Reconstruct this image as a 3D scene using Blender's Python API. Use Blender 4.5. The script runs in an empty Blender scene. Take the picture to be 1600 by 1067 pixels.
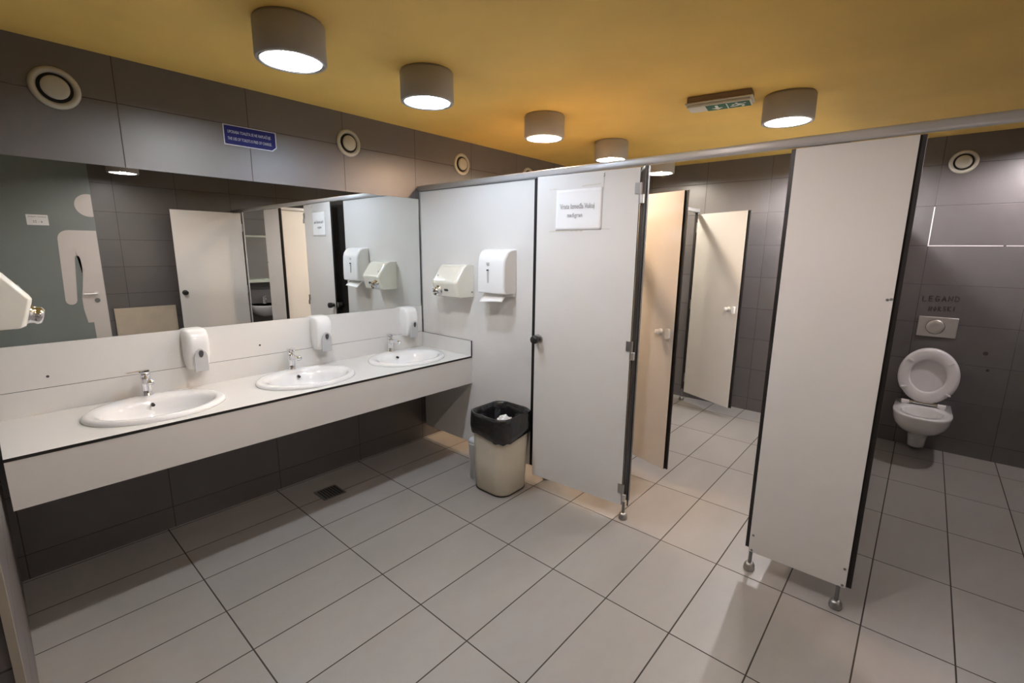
import bpy, bmesh, math, random
from math import pi, sin, cos, radians, sqrt
from mathutils import Vector, Matrix

random.seed(7)
C = bpy.context.scene
COL = C.collection

# ------------------------------------------------------------------ camera, world, exposure
cam_data = bpy.data.cameras.new('camera')
cam_data.sensor_width = 36.0
cam_data.lens = 733.1391 / 1600.0 * 36.0
cam_data.clip_start = 0.01
cam = bpy.data.objects.new('camera', cam_data)
COL.objects.link(cam)
cam.location = (3.0293, -2.3562, 1.57)
cam.rotation_euler = (1.3778, -0.0104, 0.7203)
C.camera = cam
world = bpy.data.worlds.new('world')
C.world = world
world.use_nodes = True
world.node_tree.nodes['Background'].inputs[0].default_value = (1, 0.9, 0.8, 1)
world.node_tree.nodes['Background'].inputs[1].default_value = 0.0
C.view_settings.view_transform = 'Standard'
C.view_settings.look = 'None'
C.view_settings.gamma = 1.0
C.view_settings.use_curve_mapping = False
C.view_settings.exposure = 0.0
C.cycles.use_denoising = True
C.cycles.max_bounces = 10
C.cycles.diffuse_bounces = 6
C.cycles.glossy_bounces = 5
C.cycles.sample_clamp_indirect = 40.0
C.cycles.caustics_refractive = False
C.cycles.blur_glossy = 0.6
LAMP = 750.0            # radiance of the brightest lamp glass

# room numbers (metres): mirror wall X=0, cubicle front Y=0, back wall Y=B, right wall X=W
H, B, W, N = 2.446, 2.64, 3.9, -2.40
RAILZ = 2.003

# ------------------------------------------------------------------ materials
def mat(name, col=(.8, .8, .8), rough=.5, metal=0., emit=None, estr=1., noise=0., nscale=8., bump=0., bscale=60., coat=0., spec=.5, alpha=None):
    m = bpy.data.materials.new(name); m.use_nodes = True
    nt = m.node_tree; b = nt.nodes['Principled BSDF']
    b.inputs['Base Color'].default_value = (*col, 1)
    b.inputs['Roughness'].default_value = rough
    b.inputs['Metallic'].default_value = metal
    b.inputs['Specular IOR Level'].default_value = spec
    if coat: b.inputs['Coat Weight'].default_value = coat; b.inputs['Coat Roughness'].default_value = .08
    if emit:
        b.inputs['Emission Color'].default_value = (*emit, 1); b.inputs['Emission Strength'].default_value = estr
    tc = nt.nodes.new('ShaderNodeTexCoord')
    if noise:
        n = nt.nodes.new('ShaderNodeTexNoise'); n.inputs['Scale'].default_value = nscale; n.inputs['Detail'].default_value = 6
        nt.links.new(tc.outputs['Object'], n.inputs['Vector'])
        r = nt.nodes.new('ShaderNodeMapRange'); r.inputs[1].default_value = .3; r.inputs[2].default_value = .7
        r.inputs[3].default_value = 1 - noise; r.inputs[4].default_value = 1 + noise
        nt.links.new(n.outputs['Fac'], r.inputs[0])
        mx = nt.nodes.new('ShaderNodeVectorMath'); mx.operation = 'SCALE'; mx.inputs[0].default_value = col
        nt.links.new(r.outputs[0], mx.inputs['Scale']); nt.links.new(mx.outputs[0], b.inputs['Base Color'])
    if bump:
        n = nt.nodes.new('ShaderNodeTexNoise'); n.inputs['Scale'].default_value = bscale
        nt.links.new(tc.outputs['Object'], n.inputs['Vector'])
        bp = nt.nodes.new('ShaderNodeBump'); bp.inputs['Strength'].default_value = bump; bp.inputs['Distance'].default_value = .01
        nt.links.new(n.outputs['Fac'], bp.inputs['Height']); nt.links.new(bp.outputs[0], b.inputs['Normal'])
    return m

def tile_mat(name, axes, org, size, col, var, grout, gw, rough=.35, stain=.12, spec=.5):
    """rectangular tiles, laid in a plain grid in world metres"""
    m = bpy.data.materials.new(name); m.use_nodes = True
    nt = m.node_tree; N_ = nt.nodes.new; Lk = nt.links.new; b = nt.nodes['Principled BSDF']
    b.inputs['Specular IOR Level'].default_value = spec
    tc = N_('ShaderNodeTexCoord'); sp = N_('ShaderNodeSeparateXYZ'); Lk(tc.outputs['Object'], sp.inputs[0])
    def M(op, a, c=None, d=None):
        n = N_('ShaderNodeMath'); n.operation = op
        for i, v in enumerate((a, c, d)):
            if v is None: continue
            if isinstance(v, (int, float)): n.inputs[i].default_value = v
            else: Lk(v, n.inputs[i])
        return n.outputs[0]
    cells = []; edges = []
    for k in range(2):
        u = M('DIVIDE', M('SUBTRACT', sp.outputs[axes[k]], org[k]), size[k])
        cells.append(M('FLOOR', u))
        fr = M('FRACT', u)
        edges.append(M('MULTIPLY', M('MINIMUM', fr, M('SUBTRACT', 1.0, fr)), size[k]))
    ed = M('MINIMUM', edges[0], edges[1])
    g = N_('ShaderNodeMapRange'); g.interpolation_type = 'SMOOTHSTEP'
    g.inputs[1].default_value = gw * .35; g.inputs[2].default_value = gw * .75; Lk(ed, g.inputs[0])
    cv = N_('ShaderNodeCombineXYZ'); Lk(cells[0], cv.inputs[0]); Lk(cells[1], cv.inputs[1])
    wn = N_('ShaderNodeTexWhiteNoise'); Lk(cv.outputs[0], wn.inputs['Vector'])
    no = N_('ShaderNodeTexNoise'); no.inputs['Scale'].default_value = 3.5; no.inputs['Detail'].default_value = 8; no.inputs['Roughness'].default_value = .65
    # a slightly streaky stone print, shifted from tile to tile
    mp = N_('ShaderNodeMapping'); mp.inputs['Scale'].default_value = (1.6, .7, 1.0)
    off = N_('ShaderNodeVectorMath'); off.operation = 'MULTIPLY_ADD'
    Lk(wn.outputs['Color'], off.inputs[0]); off.inputs[1].default_value = (9, 9, 9); Lk(tc.outputs['Object'], off.inputs[2])
    Lk(off.outputs[0], mp.inputs[0]); Lk(mp.outputs[0], no.inputs['Vector'])
    f = M('ADD', M('MULTIPLY', M('SUBTRACT', wn.outputs['Value'], .5), var * 2), M('MULTIPLY', M('SUBTRACT', no.outputs['Fac'], .5), stain * 2))
    f = M('ADD', f, 1.0)
    sc = N_('ShaderNodeVectorMath'); sc.operation = 'SCALE'; sc.inputs[0].default_value = col; Lk(f, sc.inputs['Scale'])
    mx = N_('ShaderNodeMix'); mx.data_type = 'RGBA'; Lk(g.outputs[0], mx.inputs[0])
    mx.inputs[6].default_value = (*grout, 1); Lk(sc.outputs[0], mx.inputs[7]); Lk(mx.outputs[2], b.inputs['Base Color'])
    rr = N_('ShaderNodeMapRange'); rr.inputs[3].default_value = .9; rr.inputs[4].default_value = rough; Lk(g.outputs[0], rr.inputs[0]); Lk(rr.outputs[0], b.inputs['Roughness'])
    bp = N_('ShaderNodeBump'); bp.inputs['Strength'].default_value = .5; bp.inputs['Distance'].default_value = .002
    Lk(g.outputs[0], bp.inputs['Height']); Lk(bp.outputs[0], b.inputs['Normal'])
    return m

TX, TY = .3, .5937
M_floor = tile_mat('floor_tile', (0, 1), (.6163, -.0427), (TX, TY), (.300, .282, .262), .035, (.035, .026, .02), .005, .38, .12)
WC = (.105, .094, .091)
M_wall_x = tile_mat('wall_tile_x', (1, 2), (-1.7873, 1.937), (.5867, .302), WC, .05, (.040, .034, .031), .0038, .42, .12, .95)
M_wall_y = tile_mat('wall_tile_y', (0, 2), (3.004, 1.937), (.5867, .302), WC, .05, (.040, .034, .031), .0038, .42, .12, .95)
M_ceil = mat('ceiling_paint', (.80, .535, .135), .75, noise=.06, nscale=2.2, bump=.05, bscale=90)
M_lam = mat('white_laminate', (.70, .685, .655), .38, noise=.015, nscale=3)
M_lam2 = mat('cubicle_laminate', (.70, .68, .65), .42, noise=.015, nscale=3)
M_core = mat('black_core', (.012, .010, .009), .45)
M_brown = mat('brown_core', (.03, .018, .012), .5)
M_alu = mat('brushed_aluminium', (.42, .41, .40), .38, 1.0)
M_rail = mat('anodised_rail', (.60, .59, .59), .42, .25)
M_dalu = mat('dark_aluminium', (.25, .26, .26), .45, .8)
M_chrome = mat('chrome', (.82, .82, .84), .08, 1.0)
M_steel = mat('satin_steel', (.80, .77, .74), .38, 1.0, noise=.04, nscale=30)
M_cer = mat('white_ceramic', (.86, .855, .85), .08, coat=.6)
M_plast = mat('white_plastic', (.84, .835, .82), .28, coat=.2)
M_seat = mat('seat_plastic', (.86, .84, .85), .25, coat=.3)
M_cream = mat('cream_enamel', (.80, .775, .68), .22, coat=.5)
M_grey = mat('grey_plastic', (.50, .50, .50), .35)
M_dgrey = mat('dark_window', (.06, .06, .07), .25)
M_black = mat('black_plastic', (.018, .016, .015), .32)
M_bin = mat('bin_plastic', (.66, .61, .50), .7, noise=.03, nscale=9, spec=.3)
M_bin2 = mat('pale_bin_plastic', (.72, .73, .74), .4)
M_bag = mat('black_bag', (.010, .010, .010), .22, bump=.5, bscale=22, coat=.3)
M_paper = mat('paper', (.86, .855, .85), .8, bump=.12, bscale=18)
M_tissue = mat('tissue', (.85, .83, .80), .9)
M_ink = mat('ink', (.10, .10, .11), .8)
M_inkg = mat('grey_ink', (.38, .38, .39), .8)
M_tape = mat('old_tape', (.62, .58, .50), .35, noise=.15, nscale=60)
M_blue = mat('sign_blue', (.014, .016, .15), .5, spec=.2)
M_signw = mat('sign_white', (.55, .57, .62), .4)
M_mirror = mat('mirror_glass', (.84, .87, .86), 0.0, 1.0)
M_house = mat('lamp_housing', (.40, .38, .36), .5)
M_refl = mat('lamp_reflector', (.9, .9, .9), .45, .0)
M_vent = mat('vent_cream', (.48, .455, .375), .4)
M_vdark = mat('vent_gap', (.012, .010, .008), .8)
M_green = mat('exit_green', (.008, .10, .055), .45, spec=.2)
M_exitb = mat('exit_base', (.22, .15, .10), .5)
M_exitd = mat('exit_diffuser', (.62, .60, .52), .3)
M_exitw = mat('exit_white', (.72, .74, .66), .4)
M_door = mat('green_grey_door', (.215, .243, .236), .42, noise=.03, nscale=3)
M_picto = mat('pictogram_white', (.66, .61, .58), .45)
M_board = mat('chipboard', (.56, .47, .36), .6, noise=.07, nscale=7)
M_filler = mat('white_filler', (.72, .69, .67), .8)
M_marker = mat('marker', (.018, .014, .014), .7)
M_hole = mat('hole', (.006, .005, .004), .9)
M_pale = mat('pale_green_plastic', (.60, .62, .52), .4)
M_frame = mat('beige_trim', (.42, .38, .31), .45)
M_white_pipe = mat('pipe_plastic', (.55, .55, .53), .4)
M_water = mat('drain_dark', (.03, .03, .03), .1)

def lamp_mat(name, col, k):
    return mat(name, (.9, .9, .9), .4, emit=col, estr=LAMP * k)

# ------------------------------------------------------------------ mesh helpers
def link(o, parent=None):
    COL.objects.link(o)
    if parent is not None: o.parent = parent
    return o

def obj(name, bm, m, parent=None, smooth=False, bevel=0., seg=2, subsurf=0, solid=0.):
    bmesh.ops.recalc_face_normals(bm, faces=bm.faces)
    me = bpy.data.meshes.new(name); bm.to_mesh(me); bm.free()
    for x in (m if isinstance(m, (list, tuple)) else [m]): me.materials.append(x)
    o = bpy.data.objects.new(name, me); link(o, parent)
    if smooth:
        for p in me.polygons: p.use_smooth = True
    if solid:
        s = o.modifiers.new('s', 'SOLIDIFY'); s.thickness = solid; s.offset = 0
    if subsurf:
        s = o.modifiers.new('ss', 'SUBSURF'); s.levels = subsurf; s.render_levels = subsurf
    if bevel:
        b = o.modifiers.new('b', 'BEVEL'); b.width = bevel; b.segments = seg; b.limit_method = 'ANGLE'; b.angle_limit = radians(40)
        if smooth is False:
            for p in me.polygons: p.use_smooth = True
            w = o.modifiers.new('w', 'WEIGHTED_NORMAL')
    return o

def tag(o, label=None, cat=None, group=None, kind=None):
    if label: o['label'] = label
    if cat: o['category'] = cat
    if group: o['group'] = group
    if kind: o['kind'] = kind
    return o

def thing(name, label, cat, loc=(0, 0, 0), rz=0., group=None):
    o = bpy.data.objects.new(name, None); link(o); o.empty_display_size = .05
    o.location = loc; o.rotation_euler = (0, 0, rz)
    return tag(o, label, cat, group)

def copy_tree(o, parent=None):
    c = o.copy(); COL.objects.link(c); c.parent = parent
    for ch in list(o.children): copy_tree(ch, c)
    return c

def bx(bm, lo, hi, mtx=None, mi=0, edge_mi=None, axis=None):
    vs = [bm.verts.new((x, y, z)) for x in (lo[0], hi[0]) for y in (lo[1], hi[1]) for z in (lo[2], hi[2])]
    idx = [(0, 1, 3, 2), (4, 6, 7, 5), (0, 4, 5, 1), (2, 3, 7, 6), (0, 2, 6, 4), (1, 5, 7, 3)]
    for k, f in enumerate(idx):
        fc = bm.faces.new([vs[i] for i in f])
        fc.material_index = mi
        if axis is not None and k // 2 != axis: fc.material_index = edge_mi
    if mtx is not None: bmesh.ops.transform(bm, matrix=mtx, verts=vs)
    return vs

def box(name, lo, hi, m, parent=None, bevel=0., **k):
    bm = bmesh.new(); bx(bm, lo, hi, **k); return obj(name, bm, m, parent, bevel=bevel)

def axis_m(a, b):
    a = Vector(a); b = Vector(b); d = b - a
    q = Vector((0, 0, 1)).rotation_difference(d.normalized())
    return Matrix.Translation(a) @ q.to_matrix().to_4x4(), d.length

def cyl(bm, a, b, r, r2=None, n=24, cap=True):
    M_, L = axis_m(a, b); r2 = r if r2 is None else r2
    rings = []
    for (z, rr) in ((0, r), (L, r2)):
        rings.append([bm.verts.new(M_ @ Vector((rr * cos(2 * pi * i / n), rr * sin(2 * pi * i / n), z))) for i in range(n)])
    for i in range(n):
        bm.faces.new((rings[0][i], rings[0][(i + 1) % n], rings[1][(i + 1) % n], rings[1][i]))
    if cap:
        bm.faces.new(rings[0]); bm.faces.new(rings[1])

def lathe(bm, prof, M_=Matrix(), n=32):
    """prof: list of (r, z); r==0 closes"""
    rings = []
    for r, z in prof:
        if r <= 1e-6: rings.append([bm.verts.new(M_ @ Vector((0, 0, z)))])
        else: rings.append([bm.verts.new(M_ @ Vector((r * cos(2 * pi * i / n), r * sin(2 * pi * i / n), z))) for i in range(n)])
    for a, b in zip(rings, rings[1:]):
        for i in range(n):
            j = (i + 1) % n
            if len(a) == 1 and len(b) == 1: continue
            if len(a) == 1: bm.faces.new((a[0], b[j], b[i]))
            elif len(b) == 1: bm.faces.new((a[i], a[j], b[0]))
            else: bm.faces.new((a[i], a[j], b[j], b[i]))

def loft(bm, rings, cap0=True, cap1=True, closed=True):
    R_ = [[bm.verts.new(p) for p in r] for r in rings]
    n = len(R_[0])
    for a, b in zip(R_, R_[1:]):
        for i in range(n if closed else n - 1):
            j = (i + 1) % n
            bm.faces.new((a[i], a[j], b[j], b[i]))
    if cap0: bm.faces.new(R_[0])
    if cap1: bm.faces.new(R_[-1])
    return R_

def tube(bm, pts, r, n=12):
    pts = [Vector(p) for p in pts]; rings = []
    up = Vector((0, 0, 1))
    for i, p in enumerate(pts):
        d = (pts[min(i + 1, len(pts) - 1)] - pts[max(i - 1, 0)]).normalized()
        s = d.cross(up)
        if s.length < .05: s = d.cross(Vector((1, 0, 0)))
        s.normalize(); t = s.cross(d)
        rr = r[i] if isinstance(r, (list, tuple)) else r
        rings.append([p + (s * cos(2 * pi * k / n) + t * sin(2 * pi * k / n)) * rr for k in range(n)])
    loft(bm, rings)

def prism(bm, pts, M_, depth):
    """2D outline extruded by depth along local +z of M_"""
    a = [bm.verts.new(M_ @ Vector((x, y, 0))) for x, y in pts]
    b = [bm.verts.new(M_ @ Vector((x, y, depth))) for x, y in pts]
    n = len(pts)
    for i in range(n):
        j = (i + 1) % n
        bm.faces.new((a[i], a[j], b[j], b[i]))
    bm.faces.new(a); bm.faces.new(b)

def rrect(w, h, r, n=6, cx=0, cy=0):
    out = []
    for (sx, sy, a0) in ((1, 1, 0), (-1, 1, 90), (-1, -1, 180), (1, -1, 270)):
        for k in range(n + 1):
            a = radians(a0 + 90 * k / n)
            out.append((cx + sx * (w / 2 - r) + r * cos(a), cy + sy * (h / 2 - r) + r * sin(a)))
    return out

def frame(o, u, v):
    """matrix whose local x=u, y=v, z=u x v, at o"""
    u = Vector(u).normalized(); v = Vector(v).normalized(); w = u.cross(v)
    return Matrix(((u.x, v.x, w.x, o[0]), (u.y, v.y, w.y, o[1]), (u.z, v.z, w.z, o[2]), (0, 0, 0, 1)))

def text(name, s, size, M_, m, parent=None, depth=.0004, fit=None, shear=0.):
    cu = bpy.data.curves.new('t', 'FONT'); cu.body = s; cu.size = size; cu.align_x = 'CENTER'; cu.align_y = 'CENTER'
    cu.extrude = depth; cu.resolution_u = 3; cu.shear = shear
    to = bpy.data.objects.new('t', cu); COL.objects.link(to)
    bpy.context.view_layer.update()
    me = bpy.data.meshes.new_from_object(to.evaluated_get(bpy.context.evaluated_depsgraph_get()))
    bpy.data.objects.remove(to)
    me.name = name
    if fit:
        xs = [v.co.x for v in me.vertices]
        k = fit / (max(xs) - min(xs)); c = (max(xs) + min(xs)) / 2
        for v in me.vertices: v.co.x = (v.co.x - c) * k
    me.transform(M_)
    me.materials.clear(); me.materials.append(m)
    return link(bpy.data.objects.new(name, me), parent)

# ------------------------------------------------------------------ room shell
def struct(name, lo, hi, m, label=None, cat=None):
    return tag(box(name, lo, hi, m), label, cat, kind='structure')

NV = -4.1       # end of the entrance lobby behind the camera
struct('floor', (-.1, NV, -.1), (W + .1, B + .1, 0), M_floor, 'grey rectangular stone-effect floor tiles with dark joints', 'floor')
struct('ceiling', (-.1, NV, H), (W + .1, B + .1, H + .1), M_ceil, 'ochre yellow painted ceiling', 'ceiling')
struct('wall_left', (-.1, N - .1, 0), (0, B, H), M_wall_x, 'dark grey tiled wall behind the long mirror', 'wall')
struct('wall_back', (-.1, B, 0), (W + .1, B + .1, H), M_wall_y, 'dark grey tiled wall behind the toilet', 'wall')
struct('wall_right', (W, N, 0), (W + .1, B, H), M_wall_x, 'dark tiled wall opposite the mirror', 'wall')
struct('wall_front', (0, N - .1, 0), (1.745, N, H), M_wall_y, 'dark tiled wall at the left end of the washbasin counter', 'wall')
struct('wall_lobby_left', (1.645, NV, 0), (1.745, N - .1, H), M_wall_x)
struct('wall_lobby_right', (W, NV, 0), (W + .1, N, H), M_wall_x)
struct('wall_lobby_end', (1.645, NV - .1, 0), (W + .1, NV, H), M_wall_y)
struct('trim_1', (1.735, N - .012, 0), (1.749, N + .002, H), M_frame, 'beige metal door jamb edge at the left wall end', 'trim')

# white filler lines on the tile joints beside the toilet
def filler(pts, wid, label):
    bm = bmesh.new()
    for (x0, z0, x1, z1) in pts:
        d = Vector((x1 - x0, z1 - z0)).normalized(); n_ = Vector((-d.y, d.x)) * wid / 2
        prism(bm, [(x0 + n_.x, z0 + n_.y), (x0 - n_.x, z0 - n_.y), (x1 - n_.x, z1 - n_.y), (x1 + n_.x, z1 + n_.y)],
              frame((0, B - .0002, 0), (1, 0, 0), (0, 0, 1)), .0016)
    return bm
o = obj('trim_2', filler([(3.004, 1.64, 3.004, 1.93), (3.0, 1.635, 3.42, 1.635), (3.435, 1.635, 3.80, 1.635)], .007, ''), M_filler)
tag(o, 'white filler smeared along the tile joints above the toilet', 'trim', kind='structure')

# ------------------------------------------------------------------ ceiling lamps
def make_lamp(x, y, col, k, label, r=.134, h=.145):
    t = thing('ceiling_lamp', label, 'ceiling lamp', (x, y, H), 0, 'round surface-mounted ceiling lamps')
    bm = bmesh.new()
    lathe(bm, [(r - .02, -.004), (r - .02, 0), (r - .006, 0), (r - .006, -.006), (r, -.010), (r, -h + .004), (r - .003, -h), (r - .010, -h), (r - .010, -h + .02), (r - .010, -.006), (0, -.006)], n=48)
    obj('housing', bm, M_house, t, smooth=False, bevel=0)
    for p in t.children[0].data.polygons: p.use_smooth = abs(p.normal.z) < .3
    bm = bmesh.new()
    lathe(bm, [(r - .011, -h + .004), (r - .024, -h + .028), (r - .045, -h + .046), (r - .060, -h + .052), (0, -h + .054)], n=48)
    obj('reflector', bm, M_refl, t, smooth=True)
    bm = bmesh.new()
    lathe(bm, [(0, -h + .004), (.020, -h + .007), (.030, -h + .016), (.032, -h + .030), (.032, -h + .056)], n=16)
    obj('bulb', bm, lamp_mat('lamp_glow', col, k), t)
    bm = bmesh.new()
    lathe(bm, [(r - .020, -h + .003), (r - .017, -h - .001), (r - .012, -h - .001), (r - .010, -h + .003)], n=48)
    obj('trim_ring', bm, M_chrome, t, smooth=True)
    return t
make_lamp(.99, -1.39, (.95, .985, 1), .80, 'large round ceiling lamp nearest the viewer, over the first washbasin')
make_lamp(.99, -.70, (.74, .89, 1.10), .74, 'round ceiling lamp with cold white light over the middle washbasin')
make_lamp(.975, .30, (1, .68, .44), 2.1, 'round ceiling lamp with pinkish warm light, third of the left row')
make_lamp(.945, 1.24, (1, .90, .72), .62, 'round ceiling lamp half hidden behind the cubicle rail')
make_lamp(.965, 2.14, (1, .92, .78), .62, 'round ceiling lamp seen under the rail through the open doorway')
make_lamp(2.31, .84, (1, .92, .86), 1.0, 'round ceiling lamp right of the green exit sign')
make_lamp(3.62, 2.22, (1, .92, .95), .95, 'round ceiling lamp inside the toilet cubicle by the right wall')
make_lamp(2.32, 2.24, (.95, .95, 1), 2.4, 'round ceiling lamp hidden behind the rail near the back wall')
make_lamp(2.32, -1.20, (1, .87, .82), 1.12, 'round ceiling lamp above the right side of the room')
make_lamp(3.36, -1.19, (1, .92, .90), .15, 'round ceiling lamp by the right wall, seen in the mirror')

# ------------------------------------------------------------------ round wall vents
def make_vent(loc, face, r, label):
    t = thing('air_vent', label, 'air vent', loc, 0, 'round cream air vents')
    t.rotation_euler = (0, pi / 2, 0) if face == 'x' else (pi / 2, 0, 0)
    bm = bmesh.new()
    lathe(bm, [(r * .70, 0), (r, 0), (r, .004), (r * .93, .012), (r * .80, .013), (r * .70, .004), (r * .70, 0)], n=40)
    obj('ring', bm, M_vent, t, smooth=True)
    bm = bmesh.new()
    lathe(bm, [(0, .0), (r * .72, .0), (r * .72, .002), (0, .002)], n=32)
    obj('gap', bm, M_vdark, t)
    bm = bmesh.new()
    lathe(bm, [(0, .022), (r * .35, .0215), (r * .52, .018), (r * .56, .012), (r * .50, .006), (r * .3, .003), (0, .003)], n=40)
    obj('disc', bm, M_vent, t, smooth=True)
    return t
make_vent((0, -2.0, 2.255), 'x', .088, 'round cream air vent at the far left above the mirror')
make_vent((0, -.575, 2.258), 'x', .086, 'round cream air vent right of the blue sign')
make_vent((0, .45, 2.262), 'x', .086, 'small-looking round air vent just above the cubicle rail')
make_vent((0, 1.32, 2.262), 'x', .086, 'round air vent almost hidden behind the cubicle rail')
make_vent((3.122, B, 2.248), 'y', .084, 'round cream air vent high on the wall above the toilet')

# ------------------------------------------------------------------ mirror, splash panel, blue sign
MT, MBz, SP, CT, CB, CD = 1.9446, 1.1239, .9146, .7963, .5893, .5795
t = thing('wall_mirror', 'long frameless wall mirror above the washbasins', 'mirror', (0, -1.2, MBz))
box('glass', (.006, N + .004 + 1.2, 0), (.0085, -.012 + 1.2, MT - MBz), M_mirror, t)
box('backing', (.0, N + .004 + 1.2, 0), (.0058, -.012 + 1.2, MT - MBz), M_core, t)
t = thing('splash_panel', 'white laminate panel on the wall between mirror and counter upstand', 'wall panel', (0, -1.2, SP))
box('board', (0, N + .004 + 1.2, .0015), (.011, -.012 + 1.2, MBz - SP - .001), M_lam, t)
for (y, z) in ((-2.19, .968), (-1.253, .980)):
    bm = bmesh.new(); cyl(bm, (.0105, y + 1.2, z - SP), (.0125, y + 1.2, z - SP), .006, n=12); obj('screw', bm, M_dgrey, t)

t = thing('information_sign', 'blue bilingual sign on the tiles above the mirror', 'sign', (0, -1.193, 2.183))
Ms = frame((.0, 0, 0), (0, 1, 0), (0, 0, 1))
sg = [(-.142, -.054), (.118, -.054), (.142, -.034), (.142, .054), (-.142, .054)]
bm = bmesh.new(); prism(bm, sg, Ms, .003); obj('border', bm, M_signw, t)
bm = bmesh.new(); prism(bm, [(x * .965, y * .91) for x, y in sg], frame((.003, 0, 0), (0, 1, 0), (0, 0, 1)), .0006); obj('plate', bm, M_blue, t)
text('lettering', 'UPORABA TOALETA SE NE NAPLAĆUJE.', .022, frame((.0040, -.004, .017), (0, 1, 0), (0, 0, 1)), M_signw, t, fit=.232)
text('lettering', 'THE USE OF TOILETS IS FREE OF CHARGE.', .022, frame((.0040, -.004, -.019), (0, 1, 0), (0, 0, 1)), M_signw, t, fit=.236)
for (a, b_) in ((-.135, .048), (.135, .048), (-.135, -.048)):
    bm = bmesh.new(); cyl(bm, (.0036, a, b_), (.005, a, b_), .003, n=10); obj('screw', bm, M_dalu, t)

# ------------------------------------------------------------------ counter
SINKS = (-1.845, -1.105, -.375)
SCX, SRX, SRY = .300, .236, .285      # sink centre X, half depth, half width
CL = -2.376
t = thing('vanity_counter', 'long white washbasin counter with black edges', 'counter', (0, -1.2, 0))
def counter_top():
    bm = bmesh.new()
    x0, x1 = .002, CD
    th = .013
    segs = []
    cur = CL
    Nn = 48
    hx, hy = SRX - .03, SRY - .03
    for yc in SINKS:
        a, b_ = yc - .32, yc + .32
        segs.append((cur, a)); cur = b_
        inn = []; out = []
        for k in range(Nn):
            an = 2 * pi * k / Nn
            dx, dy = cos(an), sin(an)
            inn.append((SCX + hx * dx, yc + hy * dy))
            s = 1e9
            if dx > 1e-9: s = min(s, (x1 - SCX) / dx)
            if dx < -1e-9: s = min(s, (x0 - SCX) / dx)
            if dy > 1e-9: s = min(s, .32 / dy)
            if dy < -1e-9: s = min(s, -.32 / dy)
            out.append((SCX + s * dx, yc + s * dy))
        # snap nearest points to the corners
        for cxx in (x0, x1):
            for cyy in (a, b_):
                k = min(range(Nn), key=lambda i: (out[i][0] - cxx) ** 2 + (out[i][1] - cyy) ** 2)
                out[k] = (cxx, cyy)
        for z, flip in ((CT, 0), (CT - th, 1)):
            vi = [bm.verts.new((x, y + 1.2, z)) for x, y in inn]; vo = [bm.verts.new((x, y + 1.2, z)) for x, y in out]
            for k in range(Nn):
                j = (k + 1) % Nn
                bm.faces.new((vi[k], vo[k], vo[j], vi[j]))
            if not flip: top = (vi, vo)
            else:
                for k in range(Nn):
                    j = (k + 1) % Nn
                    f = bm.faces.new((top[0][k], top[0][j], vi[j], vi[k])); f.material_index = 1
                    pa, pb = out[k], out[j]
                    if abs(pa[0] - x1) < 1e-6 and abs(pb[0] - x1) < 1e-6:
                        f = bm.faces.new((top[1][k], top[1][j], vo[j], vo[k])); f.material_index = 1
    segs.append((cur, -.001))
    for a, b_ in segs:
        bx(bm, (x0, a + 1.2, CT - th), (x1, b_ + 1.2, CT), edge_mi=1, axis=2)
    return bm
ct = obj('worktop', counter_top(), [M_lam, M_core], t)
box('apron', (CD - .014, CL + 1.2, CB), (CD - .001, -.001 + 1.2, CT - .0132), [M_lam2, M_core], t, edge_mi=1, axis=0)
box('backsplash', (.0, CL + 1.2, CT + .0005), (.013, -.013 + 1.2, SP), [M_lam, M_core], t, edge_mi=1, axis=0)
bm = bmesh.new(); bx(bm, (.0, -.013 + 1.2, CT + .0005), (CD + .002, -.001 + 1.2, SP - .004), edge_mi=1, axis=1)
obj('side_upstand', bm, [M_lam, M_core], t)
for y in (CL + .03, -.74, -1.48, -.03):
    box('bracket', (.0, y + 1.18, CB + .12), (CD - .02, y + 1.2, CT - .015), M_dalu, t)

# ------------------------------------------------------------------ washbasins, taps, traps, soap dispensers
def basin_mesh():
    bm = bmesh.new(); n = 64
    # (scaleX, scaleY, z, x shift)
    pr = [(.93, .95, -.001, 0), (1.0, 1.0, -.0005, 0), (1.0, 1.0, .006, 0), (.985, .987, .014, 0), (.955, .96, .019, 0), (.91, .92, .0205, 0),
          (.84, .865, .019, .004), (.76, .83, .016, .016), (.70, .79, .006, .024), (.66, .76, -.012, .026), (.62, .72, -.045, .026), (.55, .64, -.085, .024), (.42, .49, -.112, .020), (.25, .28, -.125, .016), (.10, .09, -.129, .014)]
    rings = []
    for sx, sy, z, dx in pr:
        r = []
        for i in range(n):
            a = 2 * pi * i / n
            r.append((SRX * sx * cos(a) + dx, SRY * sy * sin(a), z))
        rings.append(r)
    loft(bm, rings, cap0=False, cap1=True)
    # underside shell
    rr = [[(SRX * s * cos(2 * pi * i / n) + dx, SRY * s * 1.02 * sin(2 * pi * i / n), z) for i in range(n)] for s, z, dx in ((.84, -.001, .01), (.80, -.05, .02), (.68, -.10, .02), (.45, -.135, .016), (.15, -.15, .014))]
    loft(bm, rr, cap0=False, cap1=True)
    return bm
def make_basin(y, label):
    t = thing('washbasin', label, 'washbasin', (SCX, y, CT + .001), 0, 'oval white washbasins')
    obj('bowl', basin_mesh(), M_cer, t, smooth=True)
    bm = bmesh.new(); lathe(bm, [(0, -.1275), (.012, -.1275), (.016, -.124), (.026, -.1245), (.028, -.128)], Matrix.Translation((.014, 0, 0)), n=24)
    obj('drain', bm, M_chrome, t, smooth=True)
    bm = bmesh.new(); cyl(bm, (-SRX * .62 + .02, 0, -.012), (-SRX * .60 + .03, 0, -.014), .008, n=16); obj('overflow', bm, M_water, t)
    return t
for y, l in zip(SINKS, ('oval white washbasin nearest the viewer, left end of the counter', 'oval white washbasin in the middle of the counter', 'oval white washbasin nearest the cubicle partition')):
    make_basin(y, l)

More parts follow.
